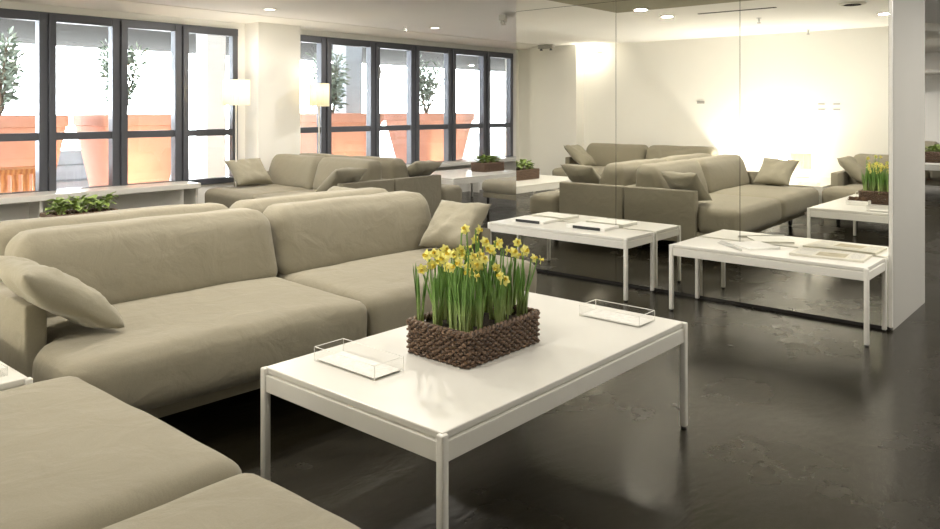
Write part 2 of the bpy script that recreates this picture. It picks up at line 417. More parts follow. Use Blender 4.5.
pillow_at((1.49, 3.60, .50), (1.48, 3.17, .50), (1.10, 3.60, .80), (1.09, 3.16, .77), 'beige throw cushion leaning on the left armrest of the daffodil table sofa', .14, seed=1)
pillow_at((3.62, 3.17, .51), (3.58, 3.58, .51), (3.90, 3.20, .79), (3.85, 3.60, .78), 'beige throw cushion leaning on the right armrest of the daffodil table sofa', seed=2)
pillow_at((3.54, 4.70, .51), (3.54, 4.30, .52), (3.87, 4.86, .79), (3.87, 4.44, .79), 'throw cushion tilted over the right arm of the sofa facing the windows', seed=3)
pillow_at((.60, 2.55, .50), (.18, 2.55, .50), (.60, 2.88, .80), (.18, 2.88, .80), 'throw cushion on the bottom left foreground sofa, seen only in the mirror', seed=4)
pillow_at((5.17, 6.69, .51), (5.59, 6.69, .51), (5.13, 6.33, .76), (5.57, 6.33, .76), 'grey-beige throw cushion leaning on the near arm of the left-facing window sofa', seed=5)
pillow_at((6.30, 6.71, .51), (6.74, 6.71, .51), (6.32, 6.33, .78), (6.80, 6.33, .78), 'grey-beige throw cushion leaning on the near arm of the right-facing window sofa', seed=6)
pillow_at((5.50, 7.93, .51), (5.00, 7.93, .51), (5.49, 8.22, .80), (4.99, 8.22, .80), 'pale throw cushion at the window end of the left-facing window sofa', seed=7)
pillow_at((.50, 6.66, .50), (.08, 6.66, .50), (.50, 7.04, .82), (.08, 7.04, .82), 'throw cushion on the left wall sofa, seen only in the mirror', seed=8)

# upholstered bench between far tables
def bench(loc, rz, lx, ly, label):
    s = thing('upholstered_bench', label, 'bench', loc, rz, 'grey upholstered benches')
    cushion_bm(lx/2, ly/2, .085, .07, n=(16, 14, 6), puff=(0, 0, .02), seed=9).build('seat_cushion', M['fabric'], s, True, ang=180).location = (0, 0, .385)
    MB().box((-lx/2+.03, -ly/2+.03, .24), (lx/2-.03, ly/2-.03, .31), .01).build('base', M['fabric'], s)
    for x in (-1, 1):
        for y in (-1, 1):
            MB().tube([(x*(lx/2-.08), y*(ly/2-.08), 0), (x*(lx/2-.08), y*(ly/2-.08), .245)], .018, 10).build('leg', M['dark'], s)
bench((8.25, 6.22, 0), R(-4), .95, .75, 'grey upholstered bench on dark legs left of the mirror, before the white table')

# ------------------------------------------------------------------ tables
def table(x0, y0, x1, y1, zt, label, post=.026, beam=.062, slab=.022, group='white low tables', foot=True):
    t = thing('low_table', label, 'table', (x0, y0, 0), 0, group); lx, ly = x1-x0, y1-y0
    g = .004
    MB().box((post*.45, post*.45, zt-slab), (lx-post*.45, ly-post*.45, zt), .004).build('tabletop', M['white'], t)
    f = MB(); zb = zt-slab-.005; i = .006
    f.box((post, i, zb-beam), (lx-post, i+.018, zb), .002); f.box((post, ly-i-.018, zb-beam), (lx-post, ly-i, zb), .002)
    f.box((i, post, zb-beam), (i+.018, ly-post, zb), .002); f.box((lx-i-.018, post, zb-beam), (lx-i, ly-post, zb), .002)
    f.box((.02, .02, zb), (lx-.02, ly-.02, zt-slab), 0)
    f.build('rail_frame', M['frame'], t)
    for x in (0, lx-post):
        for y in (0, ly-post):
            lg = MB().box((x, y, .008), (x+post, y+post, zt-.003), .005, 3).build('leg', M['frame'], t, True)
            if foot: MB().lathe([(post*.42, 0), (post*.42, .012)], 10, (x+post/2, y+post/2, 0)).build('foot_cap', M['dark'], lg)
    return t
ZC = .4667
table(1.617, 1.512, 3.197, 2.419, ZC, 'large white coffee table in the foreground carrying the daffodil basket', post=.028, beam=.06)
table(4.987, 2.835, 5.418, 4.150, .458, 'narrow white side table against the mirror, holding magazines with black spines', post=.027, beam=.05)
table(4.975, 1.222, 5.418, 2.496, .462, 'narrow white side table against the mirror, holding newspapers by the white end panel', post=.027, beam=.05)
table(-.38, 2.92, 1.035, 3.90, ZC, 'white corner table between the armrest and the bottom left sofa')
table(1.85, 5.72, 3.50, 6.62, ZC, 'white coffee table beyond the back to back sofas, holding a leafy basket')
table(7.72, 7.02, 9.35, 8.10, ZC, 'white table by the windows left of the mirror, holding a leafy basket')
table(12.9, 1.9, 14.6, 2.9, .60, 'white table at the right edge behind the grey end panel')
# long white sill benches under the windows
def sill(x0, x1, y0, label):
    t = thing('window_bench', label, 'bench', (x0, y0, 0), 0, 'white window benches'); L = x1-x0; D = YW-.04-y0
    MB().box((0, 0, .485), (L, D, .545), .006).build('bench_top', M['white'], t)
    n = max(2, int(L/1.2))
    for i in range(n+1):
        x = .02+(L-.06)*i/n
        MB().box((x, .05, 0), (x+.03, D-.05, .486), .004).build('support', M['frame'], t)
sill(1.3, 4.74, 8.28, 'long white bench under the left windows with two potted terracotta planters outside')
sill(6.95, 11.4, 8.38, 'long white bench under the right windows beyond the pillar')

# ------------------------------------------------------------------ baskets and plants
def basket(x0, y0, x1, y1, z, h, label, rows=7, group='woven baskets'):
    b = thing('woven_basket', label, 'basket', ((x0+x1)/2, (y0+y1)/2, z), 0, group); lx, ly = (x1-x0)/2, (y1-y0)/2
    per = []; r = .014
    def corner(cx, cy, a0):
        for k in range(5):
            a = a0+k*PI/8; yield (cx+r*math.cos(a), cy+r*math.sin(a))
    raw = list(corner(lx-r, ly-r, 0))+list(corner(-lx+r, ly-r, PI/2))+list(corner(-lx+r, -ly+r, PI))+list(corner(lx-r, -ly+r, 3*PI/2))
    raw.append(raw[0]); P = [Vector((x, y, 0)) for x, y in raw]
    ln = [0]
    for i in range(1, len(P)): ln.append(ln[-1]+(P[i]-P[i-1]).length)
    T = ln[-1]
    def at(s):
        s %= T
        for i in range(1, len(P)):
            if s <= ln[i]:
                t = (s-ln[i-1])/max(1e-9, ln[i]-ln[i-1]); p = P[i-1].lerp(P[i], t); d = (P[i]-P[i-1]).normalized(); return p, Vector((d.y, -d.x, 0))
        return P[0], Vector((1, 0, 0))
    ns = int(T/.016)//2*2; wv = MB(); sub = 4
    for k in range(rows):
        zz = .008+(h-.024)*k/(rows-1)
        pts = []
        for q in range(ns*sub):
            s = q*T/(ns*sub); p, nrm = at(s); a = PI*(q/sub)+(PI if k % 2 else 0)
            off = .0075*math.cos(a)
            pts.append(p+nrm*(off-.004)+Vector((0, 0, zz+.0025*math.sin(a*.5+k)+random.uniform(-.001, .001))))
        wv.tube(pts, (h-.02)/(rows-1)*.47, 6, closed=True)
    wv.build('woven_wall', M['wicker'], b, True, ang=180)
    st = MB()
    for i in range(ns):
        p, nrm = at(i*T/ns); st.tube([p-nrm*.004+Vector((0, 0, .002)), p-nrm*.004+Vector((0, 0, h-.004))], .0035, 5)
    st.build('stakes', M['wicker'], b, True)
    rm = MB()
    for ph in (0, PI):
        pts = []
        for q in range(ns*sub):
            p, nrm = at(q*T/(ns*sub)); a = 2*PI*q/(sub*1.5)/2.0+ph
            pts.append(p+nrm*(.0065*math.cos(a)-.004)+Vector((0, 0, h-.006+.006*math.sin(a))))
        rm.tube(pts, .0075, 6, closed=True)
    rm.build('braided_rim', M['wicker'], b, True, ang=180)
    g = [[Vector((x, y, h*.80+.008*noise.noise(Vector((x*30, y*30, 1))))) for y in [(-ly+.012)+(2*ly-.024)*j/14 for j in range(15)]] for x in [(-lx+.012)+(2*lx-.024)*i/20 for i in range(21)]]
    sm = MB(); sm.grid(g); sm.build('soil', M['soil'], b, True)
    sm2 = MB(); sm2.box((-lx+.010, -ly+.010, .001), (lx-.010, ly-.010, .008)); sm2.build('basket_bottom', M['wicker'], b)
    return b

BX0, BY0, BX1, BY1, BH = 2.082, 1.826, 2.520, 2.135, .126
basket(BX0, BY0, BX1, BY1, ZC, BH, 'brown woven rectangular basket full of daffodils on the coffee table', rows=10)

def blade(mb, base, ang, length, width, lean, twist=0., curl=0.):
    n = 7; rows = []; d = Vector((math.cos(ang), math.sin(ang), 0)); s = Vector((-math.sin(ang+twist), math.cos(ang+twist), 0))
    for i in range(n+1):
        t = i/n; p = Vector(base)+d*(lean*t**1.6*length)+Vector((0, 0, length*t*(1-.10*curl*t)))
        w = width*(1-.15*t)*(1 if t < .75 else max(.05, math.sqrt(max(0, 1-((t-.75)/.25)**2))))
        k = s.cross(Vector((0, 0, 1)))*.25*w
        rows.append([p-s*w/2+k, p, p+s*w/2+k])
    mb.grid(rows)

def flower_parts(parent, at, yaw, pitch, size):
    m = Matrix.Translation(at) @ Matrix.Rotation(yaw, 4, 'Z') @ Matrix.Rotation(pitch, 4, 'Y')
    f = MB()
    for k in range(6):
        a = k*PI/3+.2; rows = []
        for i in range(5):
            t = i/4; rr = size*(.10+.90*t); w = size*.46*math.sin(PI*min(1, .18+.80*t))**.8
            z = size*(.10*math.sin(t*PI)-.12*t + (.05 if k % 2 else 0))
            c, s = math.cos(a), math.sin(a); row = []
            for j in (-1, 0, 1): row.append(Vector((c*rr-s*w*j*.8, s*rr+c*w*j*.8, z+abs(j)*size*.05)))
            rows.append(row)
        f.grid(rows)
    bmesh.ops.transform(f.bm, matrix=m, verts=f.bm.verts)
    fo = f.build('flower', M['petal'], parent, True, ang=180)
    t = MB(); pr = [(.13, -.02), (.20, .10), (.24, .35), (.27, .55), (.36, .72)]; n = 12
    rows = [[Vector((r*size*(1+(.10*math.cos(q*PI) if i == 4 else 0))*math.cos(q*2*PI/n), r*size*math.sin(q*2*PI/n), z*size)) for q in range(n)] for i, (r, z) in enumerate(pr)]
    t.grid(rows, closed_v=True)
    bmesh.ops.transform(t.bm, matrix=m, verts=t.bm.verts)
    t.build('trumpet', M['trumpet'], fo, True, ang=180)

DAFF = 'yellow daffodil with green strap leaves growing in the brown basket'
def daffodil(x, y, z, hgt, seed, heads=1, yaw=0.):
    rnd = random.Random(seed)
    d = thing('daffodil', DAFF, 'flower', (x, y, z), 0, 'daffodils in the woven basket')
    lv = MB()
    for k in range(rnd.randint(5, 7)):
        a = rnd.uniform(0, 2*PI); r0 = rnd.uniform(.003, .012)
        blade(lv, (r0*math.cos(a), r0*math.sin(a), 0), a, hgt*rnd.uniform(.62, .92), rnd.uniform(.009, .014), rnd.uniform(.02, .16), rnd.uniform(-.6, .6), rnd.uniform(0, 1))
    lv.build('leaves', M['blade'], d, True, recalc=False, ang=180)
    for k in range(heads):
        a = rnd.uniform(0, 2*PI); ln = rnd.uniform(.01, .05)*(1+k*.6); hh = hgt*(1-.13*k)
        tip = Vector((ln*math.cos(a), ln*math.sin(a), hh)); fa = yaw+rnd.uniform(-1.3, 1.3)
        nd = Vector((math.cos(fa), math.sin(fa), 0))
        MB().tube([(0, 0, 0), tip*.35, Vector((tip.x*.8, tip.y*.8, hh*.75)), tip-Vector((0, 0, .012)), tip, tip+nd*.010-Vector((0, 0, .002))], [.0042, .004, .0036, .0032, .003, .003], 6).build('stem', M['blade'], d, True, ang=180)
        flower_parts(d, tip+nd*.013-Vector((0, 0, .003)), fa, R(rnd.uniform(62, 105)), rnd.uniform(.020, .025))
zs = ZC+BH*.80
spots = []
rr = random.Random(11)
for i, x in enumerate((2.130, 2.165, 2.205, 2.25, 2.29, 2.335, 2.375, 2.42, 2.46, 2.50)):
    for j, y in enumerate((1.885, 1.95, 2.025, 2.10)):
        if (i*7+j*5) % 9 == 4: continue
        if j == 0 and 3 <= i <= 4: continue
        spots.append((x+rr.uniform(-.012, .012), y+rr.uniform(-.012, .012), j, i))
for k, (x, y, j, i) in enumerate(spots):
    hgt = rr.uniform(.235, .285)+(.02 if i < 3 or i > 6 else 0)-(.05 if j == 0 and i in (2, 5, 6) else 0)
    if (i, j) in ((5, 2), (5, 3), (6, 2)): hgt = .345+.015*(j == 2)
    daffodil(x, y, zs, hgt, 100+k, heads=2 if k % 2 == 0 else 1, yaw=R(-125))

def leafy(x, y, z, spread, hgt, label, seed, group):
    rnd = random.Random(seed)
    p = thing('leafy_plant', label, 'plant', (x, y, z), 0, group); l = MB()
    for k in range(46):
        a = rnd.uniform(0, 2*PI); r0 = rnd.uniform(0, spread*.5); ln = rnd.uniform(.05, .10)
        base = Vector((r0*math.cos(a), r0*math.sin(a), hgt*rnd.uniform(.2, .75)))
        el = rnd.uniform(.1, 1.0); d = Vector((math.cos(a)*math.cos(el), math.sin(a)*math.cos(el), math.sin(el))); s = Vector((-math.sin(a), math.cos(a), rnd.uniform(-.3, .3)))
        rows = []
        for i in range(5):
            t = i/4; w = ln*.34*math.sin(PI*min(1, .08+.9*t)); q = base+d*ln*t-Vector((0, 0, .35*ln*t*t)); rows.append([q-s*w+Vector((0, 0, w*.3)), q, q+s*w+Vector((0, 0, w*.3))])
        l.grid(rows)
    l.build('leaves', M['leaf'], p, True, recalc=False, ang=180)
    st = MB()
    for k in range(6):
        a = rnd.uniform(0, 2*PI); st.tube([(0, 0, 0), (spread*.25*math.cos(a), spread*.25*math.sin(a), hgt*.6)], .004, 5)
    st.build('stems', M['blade'], p, True)
basket(2.33, 6.18, 2.82, 6.44, ZC, .13, 'brown woven basket of low green plants on the table beyond the sofas', rows=6)
for k, x in enumerate((2.42, 2.575, 2.73)):
    leafy(x, 6.31, ZC+.10, .16, .17, 'low green leafy plant in the basket beyond the back to back sofas', 40+k, 'plants in the basket beyond the sofas')
basket(8.80, 7.38, 9.27, 7.64, ZC, .13, 'brown woven basket of low green plants on the table left of the mirror', rows=6)
for k, x in enumerate((8.90, 9.035, 9.17)):
    leafy(x, 7.51, ZC+.10, .16, .15, 'low green leafy plant in the basket left of the mirror', 50+k, 'plants in the basket left of the mirror')
basket(13.3, 2.25, 14.1, 2.57, .60, .16, 'dark woven basket on the white table at the right edge', rows=6)
for k, x in enumerate((13.48, 13.70, 13.92)):
    leafy(x, 2.41, .60+.12, .18, .14, 'low leafy plant in the dark basket at the right edge', 60+k, 'plants in the right edge basket')

# ------------------------------------------------------------------ acrylic trays
def tray(x0, y0, x1, y1, z, h, label, stack=.012):
    t = thing('acrylic_tray', label, 'tray', (x0, y0, z), 0, 'clear acrylic trays'); lx, ly = x1-x0, y1-y0; w = .005
    MB().box((0, 0, .0005), (lx, ly, .004)).build('tray_bottom', M['acrylic'], t)
    s = MB(); s.box((0, 0, .004), (w, ly, h)); s.box((lx-w, 0, .004), (lx, ly, h)); s.box((w, 0, .004), (lx-w, w, h)); s.box((w, ly-w, .004), (lx-w, ly, h))
    s.build('tray_wall', M['acrylic'], t)
    e = MB(); k = .0016
    e.box((0, 0, h), (w*.7, ly, h+k)); e.box((lx-w*.7, 0, h), (lx, ly, h+k)); e.box((0, 0, h), (lx, w*.7, h+k)); e.box((0, ly-w*.7, h), (lx, ly, h+k))
    for x in (0, lx-k):
        for y in (0, ly-k): e.box((x, y, .001), (x+k, y+k, h))
    e.build('tray_edge', M['edge'], t)
    return lx, ly
def leaflets(x0, y0, x1, y1, z, label, n=2, thick=.0018):
    s = thing('leaflet_stack', label, 'leaflets', (x0, y0, z), 0, 'stacks of white leaflets in trays'); lx, ly = x1-x0, y1-y0
    for k in range(n):
        dx, dy = random.uniform(-.004, .004), random.uniform(-.004, .004)
        MB().box((.008+dx, .008+dy, k*thick), (lx-.008+dx, ly-.008+dy, k*thick+thick*.85)).build('leaflet', M['speck'] if k == n-1 else M['paper'], s)
tray(1.785, 1.990, 1.925, 2.322, ZC, .052, 'clear acrylic tray on the coffee table end nearest the bottom left sofa')
leaflets(1.785, 1.990, 1.925, 2.322, ZC+.0045, 'thin white speckled leaflets in the tray left of the daffodils')
tray(2.962, 1.622, 3.102, 1.925, ZC, .048, 'clear acrylic tray on the coffee table corner right of the daffodils')
leaflets(2.962, 1.622, 3.102, 1.925, ZC+.0045, 'thin white speckled leaflets in the tray right of the daffodils')
tray(.84, 3.0, .98, 3.23, ZC, .03, 'clear acrylic tray on the white corner table at the left edge')

t = thing('cone_tray', 'small pale open box of pine cones behind the daffodil basket', 'tray', (2.60, 2.005, ZC))
MB().box((0, 0, 0), (.115, .195, .006), .002).build('tray_bottom', M['paper'], t)
for lo, hi in (((0, 0, .006), (.006, .195, .045)), ((.109, 0, .006), (.115, .195, .045)), ((.006, 0, .006), (.109, .006, .045)), ((.006, .189, .006), (.109, .195, .045))):
    MB().box(lo, hi, .002).build('tray_wall', M['paper'], t)
def pine_cone(x, y, z, r, seed):
    rnd = random.Random(seed)
    c = thing('pine_cone', 'open brown pine cone in the small pale box behind the daffodils', 'pine cone', (x, y, z), rnd.uniform(0, 6), 'pine cones in the pale box')
    k = MB().lathe([(.0, 0), (r*.45, r*.15), (r*.55, r*.7), (r*.35, r*1.3), (.0, r*1.7)], 12, cap0=False, cap1=False); k.build('core', M['cone'], c, True)
    sc = MB()
    for i in range(48):
        q = i/48; a = i*2.39996; el = -.5+1.5*q; rr = r*(1.0-.55*q*q)*(.75+.25*min(1, q*6)); b = Vector((0, 0, r*(.1+1.5*q)))
        d = Vector((math.cos(a)*math.cos(el), math.sin(a)*math.cos(el), math.sin(el)*.8)); sd = Vector((-math.sin(a), math.cos(a), 0))*r*.26
        lift = Vector((0, 0, r*.10)); p0 = b+d*rr*.35; p1 = b+d*rr*.8; p2 = b+d*rr
        sc.grid([[p0-sd*.5, p0+sd*.5], [p1-sd, p1+sd], [p2-sd*.7+lift, p2+sd*.7+lift]])
    sc.build('scales', M['cone'], c, True, recalc=False)
for k, (x, y) in enumerate(((2.632, 2.045), (2.682, 2.055), (2.640, 2.102), (2.680, 2.118), (2.634, 2.158), (2.682, 2.168))):
    pine_cone(x, y, ZC+.008, .034+.004*(k % 2), 300+k)

# ------------------------------------------------------------------ papers on the side tables
def frame_of(a, b, d):
    """origin a, local x along a->b, local y towards d"""
    a, b = Vector(a), Vector(b); ang = math.atan2(b.y-a.y, b.x-a.x); return ang
def magazine(p, rz, w, h, z, label, cover, spine=True, thick=.010):
    m = thing('magazine', label, 'magazine', (p[0], p[1], z), rz, 'magazines on the mirror side tables')
    MB().box((0, 0, .0015), (w, h, thick), .001).build('pages', M['paper'], m)
    MB().box((-.002, 0, thick), (w+.002, h, thick+.0015)).build('cover', cover, m)
    MB().box((-.002, 0, 0), (w+.002, h, .0015)).build('back_cover', cover, m)
    if spine: MB().box((-.004, h*.12, .001), (.008, h*.82, thick+.002)).build('spine', M['print_'], m)
z1, z2 = .4585, .4625
magazine((5.165, 3.70), R(2), .225, .34, z1, 'closed magazine with a black spine near the far end of the side table', M['paper'], thick=.020)
magazine((5.175, 3.13), R(1.5), .225, .35, z1, 'closed magazine with a black spine nearest the corner of the side table', M['paper'], thick=.020)
magazine((5.10, 1.98), R(-36), .235, .26, z2, 'thin white brochure lying open side up on the newspaper table', M['paper'], spine=False, thick=.010)
def sheet(pts, z, label, m, name, cat, sag=.004, thick=.004, blocks=()):
    """a loose folded paper: four corners, slightly waved, with real thickness and its printed blocks"""
    P = [Vector((x, y, 0)) for x, y in pts]; n = 16; mb = MB(); top = []; bot = []
    def surf(u, v, lift=0.):
        p = P[0].lerp(P[1], u).lerp(P[3].lerp(P[2], u), v)
        return p+Vector((0, 0, z+thick+lift+sag*(.5+.5*math.sin(u*5+v*3+pts[0][0]*9))))
    for i in range(n+1):
        rt, rb = [], []
        for j in range(9):
            q = surf(i/n, j/8); rt.append(q); rb.append(Vector((q.x, q.y, z+.0004)))
        top.append(rt); bot.append(rb)
    a = mb.grid(top); b = mb.grid(bot)
    for i in range(n):
        for j in (0, 8): mb.cap([a[i][j], a[i+1][j], b[i+1][j], b[i][j]])
    for j in range(8):
        for i in (0, n): mb.cap([a[i][j], a[i][j+1], b[i][j+1], b[i][j]])
    o = mb.build(name, m, None, True, ang=40)
    for u0, u1, v0, v1, bmat, bn in blocks:
        g = MB(); g.grid([[surf(u0+(u1-u0)*i/10, v0+(v1-v0)*j/6, .0006) for j in range(7)] for i in range(11)]); g.build(bn, M[bmat], o)
    return tag(o, label, cat, 'papers on the newspaper side table')
sheet([(5.03, 2.00), (5.06, 2.03), (5.30, 2.24), (5.24, 2.26)], z2, 'open leaf of a thin brochure beside the folded newspapers', M['greypaper'], 'brochure', 'brochure', .012, .002)
NB = [(.06, .30, .08, .40, 'news', 'text_column'), (.34, .74, .12, .62, 'ochre', 'printed_photo'), (.06, .30, .46, .92, 'news', 'text_column'), (.34, .74, .68, .92, 'news', 'text_column'), (.78, .95, .10, .92, 'news', 'text_column')]
sheet([(5.10, 1.72), (5.14, 1.29), (5.395, 1.30), (5.40, 1.75)], z2, 'folded grey printed newspaper beside the white end panel', M['newspaper'], 'newspaper', 'newspaper', .004, .012, NB)

# ------------------------------------------------------------------ lamps
def point(name, loc, e, rad=.06, col=(1, .92, .80), parent=None):
    l = bpy.data.lights.new(name, 'POINT'); l.energy = e; l.color = col; l.shadow_soft_size = rad
    o = bpy.data.objects.new(name, l); C.objects.link(o); o.location = loc
    if parent is not None: o.parent = parent
    return o
def shade_bm(r, z0, z1, n=72):
    mb = MB(); rows = []
    for z in (z0, z1): rows.append([Vector(((r+.004*(q % 2))*math.cos(q*2*PI/n), (r+.004*(q % 2))*math.sin(q*2*PI/n), z)) for q in range(n)])
    for z in (z1, z0): rows.append([Vector(((r-.005)*math.cos(q*2*PI/n), (r-.005)*math.sin(q*2*PI/n), z)) for q in range(n)])
    rows.append(rows[0]); mb.grid(rows, closed_v=True); bmesh.ops.remove_doubles(mb.bm, verts=mb.bm.verts, dist=1e-5); return mb
def drum_lamp(x, y, z, hz, r, sh, label, e, kind='floor_lamp', lz=.8):
    t = thing(kind, label, 'lamp', (x, y, z), 0, 'white drum shade lamps')
    MB().lathe([(.0, 0), (.11, 0), (.115, .012), (.02, .022), (.0, .022)], 24, cap0=False, cap1=False).build('base', M['frame'], t, True)
    MB().tube([(0, 0, .02), (0, 0, hz+sh*.5)], .011, 10).build('pole', M['frame'], t, True)
    shade_bm(r, hz, hz+sh).build('lamp_shade', M['shade'], t)
    MB().lathe([(.0, hz+sh*.35), (.03, hz+sh*.42), (.034, hz+sh*.55), (.0, hz+sh*.72)], 16, cap0=False, cap1=False).build('bulb', M['glow'], t, True)
    point('lamp_light', (0, 0, hz+sh*lz), e, .05, parent=t)
drum_lamp(5.10, 8.12, 0, 1.45, .155, .30, 'tall white drum shade floor lamp between the left windows and the pillar', 11)
drum_lamp(6.37, 8.18, 0, 1.44, .13, .30, 'pale drum shade floor lamp just right of the white pillar', 3)
drum_lamp(-.16, 3.56, ZC, .12, .13, .21, 'small pale drum shade lamp on the corner table, seen in the mirror', 3, 'table_lamp', .3)

t = thing('added_globe_lamp', 'added white globe lamp for the left wall glow, on the corner table behind the sofa armrest', 'lamp', (-.14, 3.78, ZC))  # unseen lamp added as the source of the left wall glow
MB().lathe([(.0, 0), (.06, 0), (.06, .012), (.03, .02), (.03, .04), (.0, .04)], 24, cap0=False, cap1=False).build('base', M['frame'], t, True)
MB().lathe([(.09*math.sin(max(.001, q*PI/12)), .125-.09*math.cos(q*PI/12)) for q in range(13)], 24).build('globe', M['glow'], t, True, ang=180)
point('globe_light', (-.04, .02, .235), 26, .05, (1, .94, .83), t)

def downlight(x, y, z, e, label):
    t = thing('downlight', label, 'ceiling light', (x, y, z), 0, 'recessed ceiling downlights')
    MB().lathe([(.085, 0), (.085, -.006), (.062, -.008), (.060, 0)], 28, cap0=False, cap1=False).build('trim_ring', M['frame'], t, True)
    MB().lathe([(.0, -.003), (.060, -.003)], 24, cap0=False, cap1=False).build('lamp_disc', M['disc'], t)
    l = bpy.data.lights.new('downlight_beam', 'AREA'); l.shape = 'DISK'; l.size = .12; l.energy = e*.28; l.color = (1, .945, .86)
    o = bpy.data.objects.new('downlight_beam', l); C.objects.link(o); o.location = (0, 0, -.012); o.parent = t
DL = 95
for x, y, z, e, lb in (
    (4.95, 7.22, H, DL*.8, 'round recessed downlight above the far sofas by the pillar'),
    (7.53, 7.18, H, DL, 'round recessed downlight before the right windows'),
    (2.47, 4.23, H, DL*1.2, 'round recessed downlight above the back to back sofas'),
    (1.09, 2.23, H, DL*.6, 'round recessed downlight above the bottom left sofa'),
    (3.80, 3.85, 2.42, DL*.8, 'round recessed downlight at the bulkhead corner'),
    (2.4, .4, H, DL*.35, 'added unseen recessed downlight above the near floor'),  # from this row down: out-of-view downlights added to brighten the room
    (4.3, 1.2, 2.42, DL*.6, 'added unseen recessed downlight in the bulkhead above the newspaper table'),
    (2.2, 6.9, H, DL, 'added unseen recessed downlight above the leafy basket table'),
    (9.2, 4.6, H, DL*1.5, 'added unseen recessed downlight behind the mirror wall'),
    (8.2, .2, H, DL*1.6, 'added unseen recessed downlight right of the white end panel'),
    (5.9, -.4, 2.42, DL*1.8, 'added unseen recessed downlight in the bulkhead before the white end panel'),
    (14.5, 4.9, H, DL*3., 'added unseen recessed downlight in the far right room by the sofa'),
    (13.2, .6, H, DL*3., 'added unseen recessed downlight in the far right room by the table')):
    downlight(x, y, z, e, lb)

t = thing('wall_lamp', 'bright white wall lamp high beside the left wall pilaster', 'lamp', (XL, 7.08, 2.36))
MB().box((.0, -.16, 0), (.14, .16, .02), .004).build('bracket', M['frame'], t)
MB().box((.02, -.15, .02), (.13, .15, .06), .01).build('diffuser', M['glow'], t)
point('wall_lamp_light', (.22, 0, -.02), 5, .06, (1, .93, .80), t)

t = thing('added_wall_uplight', 'added unseen floor uplight brightening the left wall behind the sofas', 'spotlight', (-.22, 4.33, 0))  # hidden uplight added to lift the left wall and ceiling
MB().lathe([(.09, 0), (.10, .03), (.09, .16), (.075, .17), (.07, .15), (.0, .15)], 24, cap1=False).build('housing', M['frame'], t, True)
MB().lathe([(.0, .152), (.068, .152), (.068, .156), (.0, .156)], 20, cap0=False, cap1=False).build('lens', M['glow'], t)
l = bpy.data.lights.new('uplight_wash', 'SPOT'); l.energy = 120; l.color = (1, .95, .86); l.spot_size = R(165); l.spot_blend = 1.; l.shadow_soft_size = .06
o = bpy.data.objects.new('uplight_wash', l); C.objects.link(o); o.location = (0, 0, .19); o.rotation_euler = (PI, 0, 0); o.parent = t

def emergency(x, y, z, rz, label, m, mh):
    t = thing('emergency_light', label, 'emergency light', (x, y, z), rz, 'emergency lights')
    MB().box((-.14, -.04, -.075), (.14, .04, -.012), .008).build('housing', m, t)
    MB().box((-.03, -.02, -.014), (.03, .02, .0)).build('mount', M['frame'], t)
    for x_ in (-.09, .09):
        MB().lathe([(.016, -.005), (.026, -.03), (.026, -.034), (.0, -.034)], 16, (x_, 0, -.072), cap1=False).build('lamp_head', mh, t, True)
emergency(7.05, 5.63, H, R(35), 'white emergency light on the ceiling left of the mirror top', M['frame'], M['frame'])
emergency(.18, 7.60, H, R(80), 'dark emergency light under the ceiling before the pilaster, seen in the mirror', M['grey'], M['anth'])

def sprinkler(x, y, label):
    t = thing('ceiling_sprinkler', label, 'sprinkler', (x, y, H), 0, 'ceiling sprinklers')
    MB().lathe([(.03, 0), (.03, -.006), (.011, -.01), (.009, -.05), (.0, -.05)], 14, cap1=False).build('stem', M['chrome'], t, True)
    MB().lathe([(.0, -.058), (.022, -.058), (.022, -.062), (.0, -.062)], 14, cap0=False, cap1=False).build('deflector', M['gap'], t)
for x, y, lb in ((7.22, 7.43, 'small ceiling sprinkler before the right windows'), (1.56, 3.49, 'small ceiling sprinkler above the daffodil table sofa'), (-.25, 3.49, 'small ceiling sprinkler close to the left wall')): sprinkler(x, y, lb)
o = bx((2.43-.02, 2.98, H-.006), (2.43+.02, 3.86, H-.0005)).build('ceiling_slot_vent', M['gap']); tag(o, 'long dark slot diffuser in the ceiling, seen in the mirror', 'vent')
t = thing('ceiling_vent', 'round ceiling vent above the bottom left sofa, seen in the mirror', 'vent', (2.23, 2.27, H))
MB().lathe([(.13, 0), (.13, -.012), (.105, -.02), (.10, -.012), (.0, -.012)], 28, cap0=False, cap1=False).build('vent_ring', M['frame'], t, True)
MB().lathe([(.0, -.016), (.075, -.016), (.085, -.022), (.0, -.022)], 28, cap0=False, cap1=False).build('vent_disc', M['soffit'], t, True)
for k, (y, z) in enumerate(((3.39, 1.475), (3.39, 1.40), (3.19, 1.475), (3.19, 1.40))):
    o = bx((XL, y-.045, z-.008), (XL+.006, y+.045, z+.008), .002).build('wall_slot', M['grey'])
    tag(o, 'thin grey slot, one of four in a square on the left wall', 'wall slot', 'four slots on the left wall')
o = bx((XL, 5.10, 1.49), (XL+.008, 5.22, 1.53), .002).build('wall_switch', M['grey']); tag(o, 'small grey switch plate on the left wall, seen in the mirror', 'switch')

# large round fixture and a sofa in the far right room
t = thing('ceiling_drum', 'large round pale ceiling fixture beyond the grey end panel', 'ceiling light', (11.7, 3.0, H))
MB().lathe([(.0, 0), (1.05, 0), (1.05, -.10), (.99, -.13), (.0, -.13)], 56, cap0=False, cap1=False).build('drum_body', M['wall'], t, True)
sofa(2.4, (15.9, 3.9, 0), -PI/2, 'beige sofa in the far right room behind the white table', seed=7)

# ------------------------------------------------------------------ terrace outside
struct('ground_terrace', bx((-14, YW+.16, -.02), (34, 40, .06)), M['paving'])
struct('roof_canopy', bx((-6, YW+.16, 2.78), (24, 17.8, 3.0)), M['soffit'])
struct('column_white_outside', bx((6.75, 11.6, .06), (7.09, 11.95, 2.78)), M['wall'])
struct('column_grey_outside', bx((9.6, 11.5, .06), (10.0, 11.9, 2.78)), M['stone'])

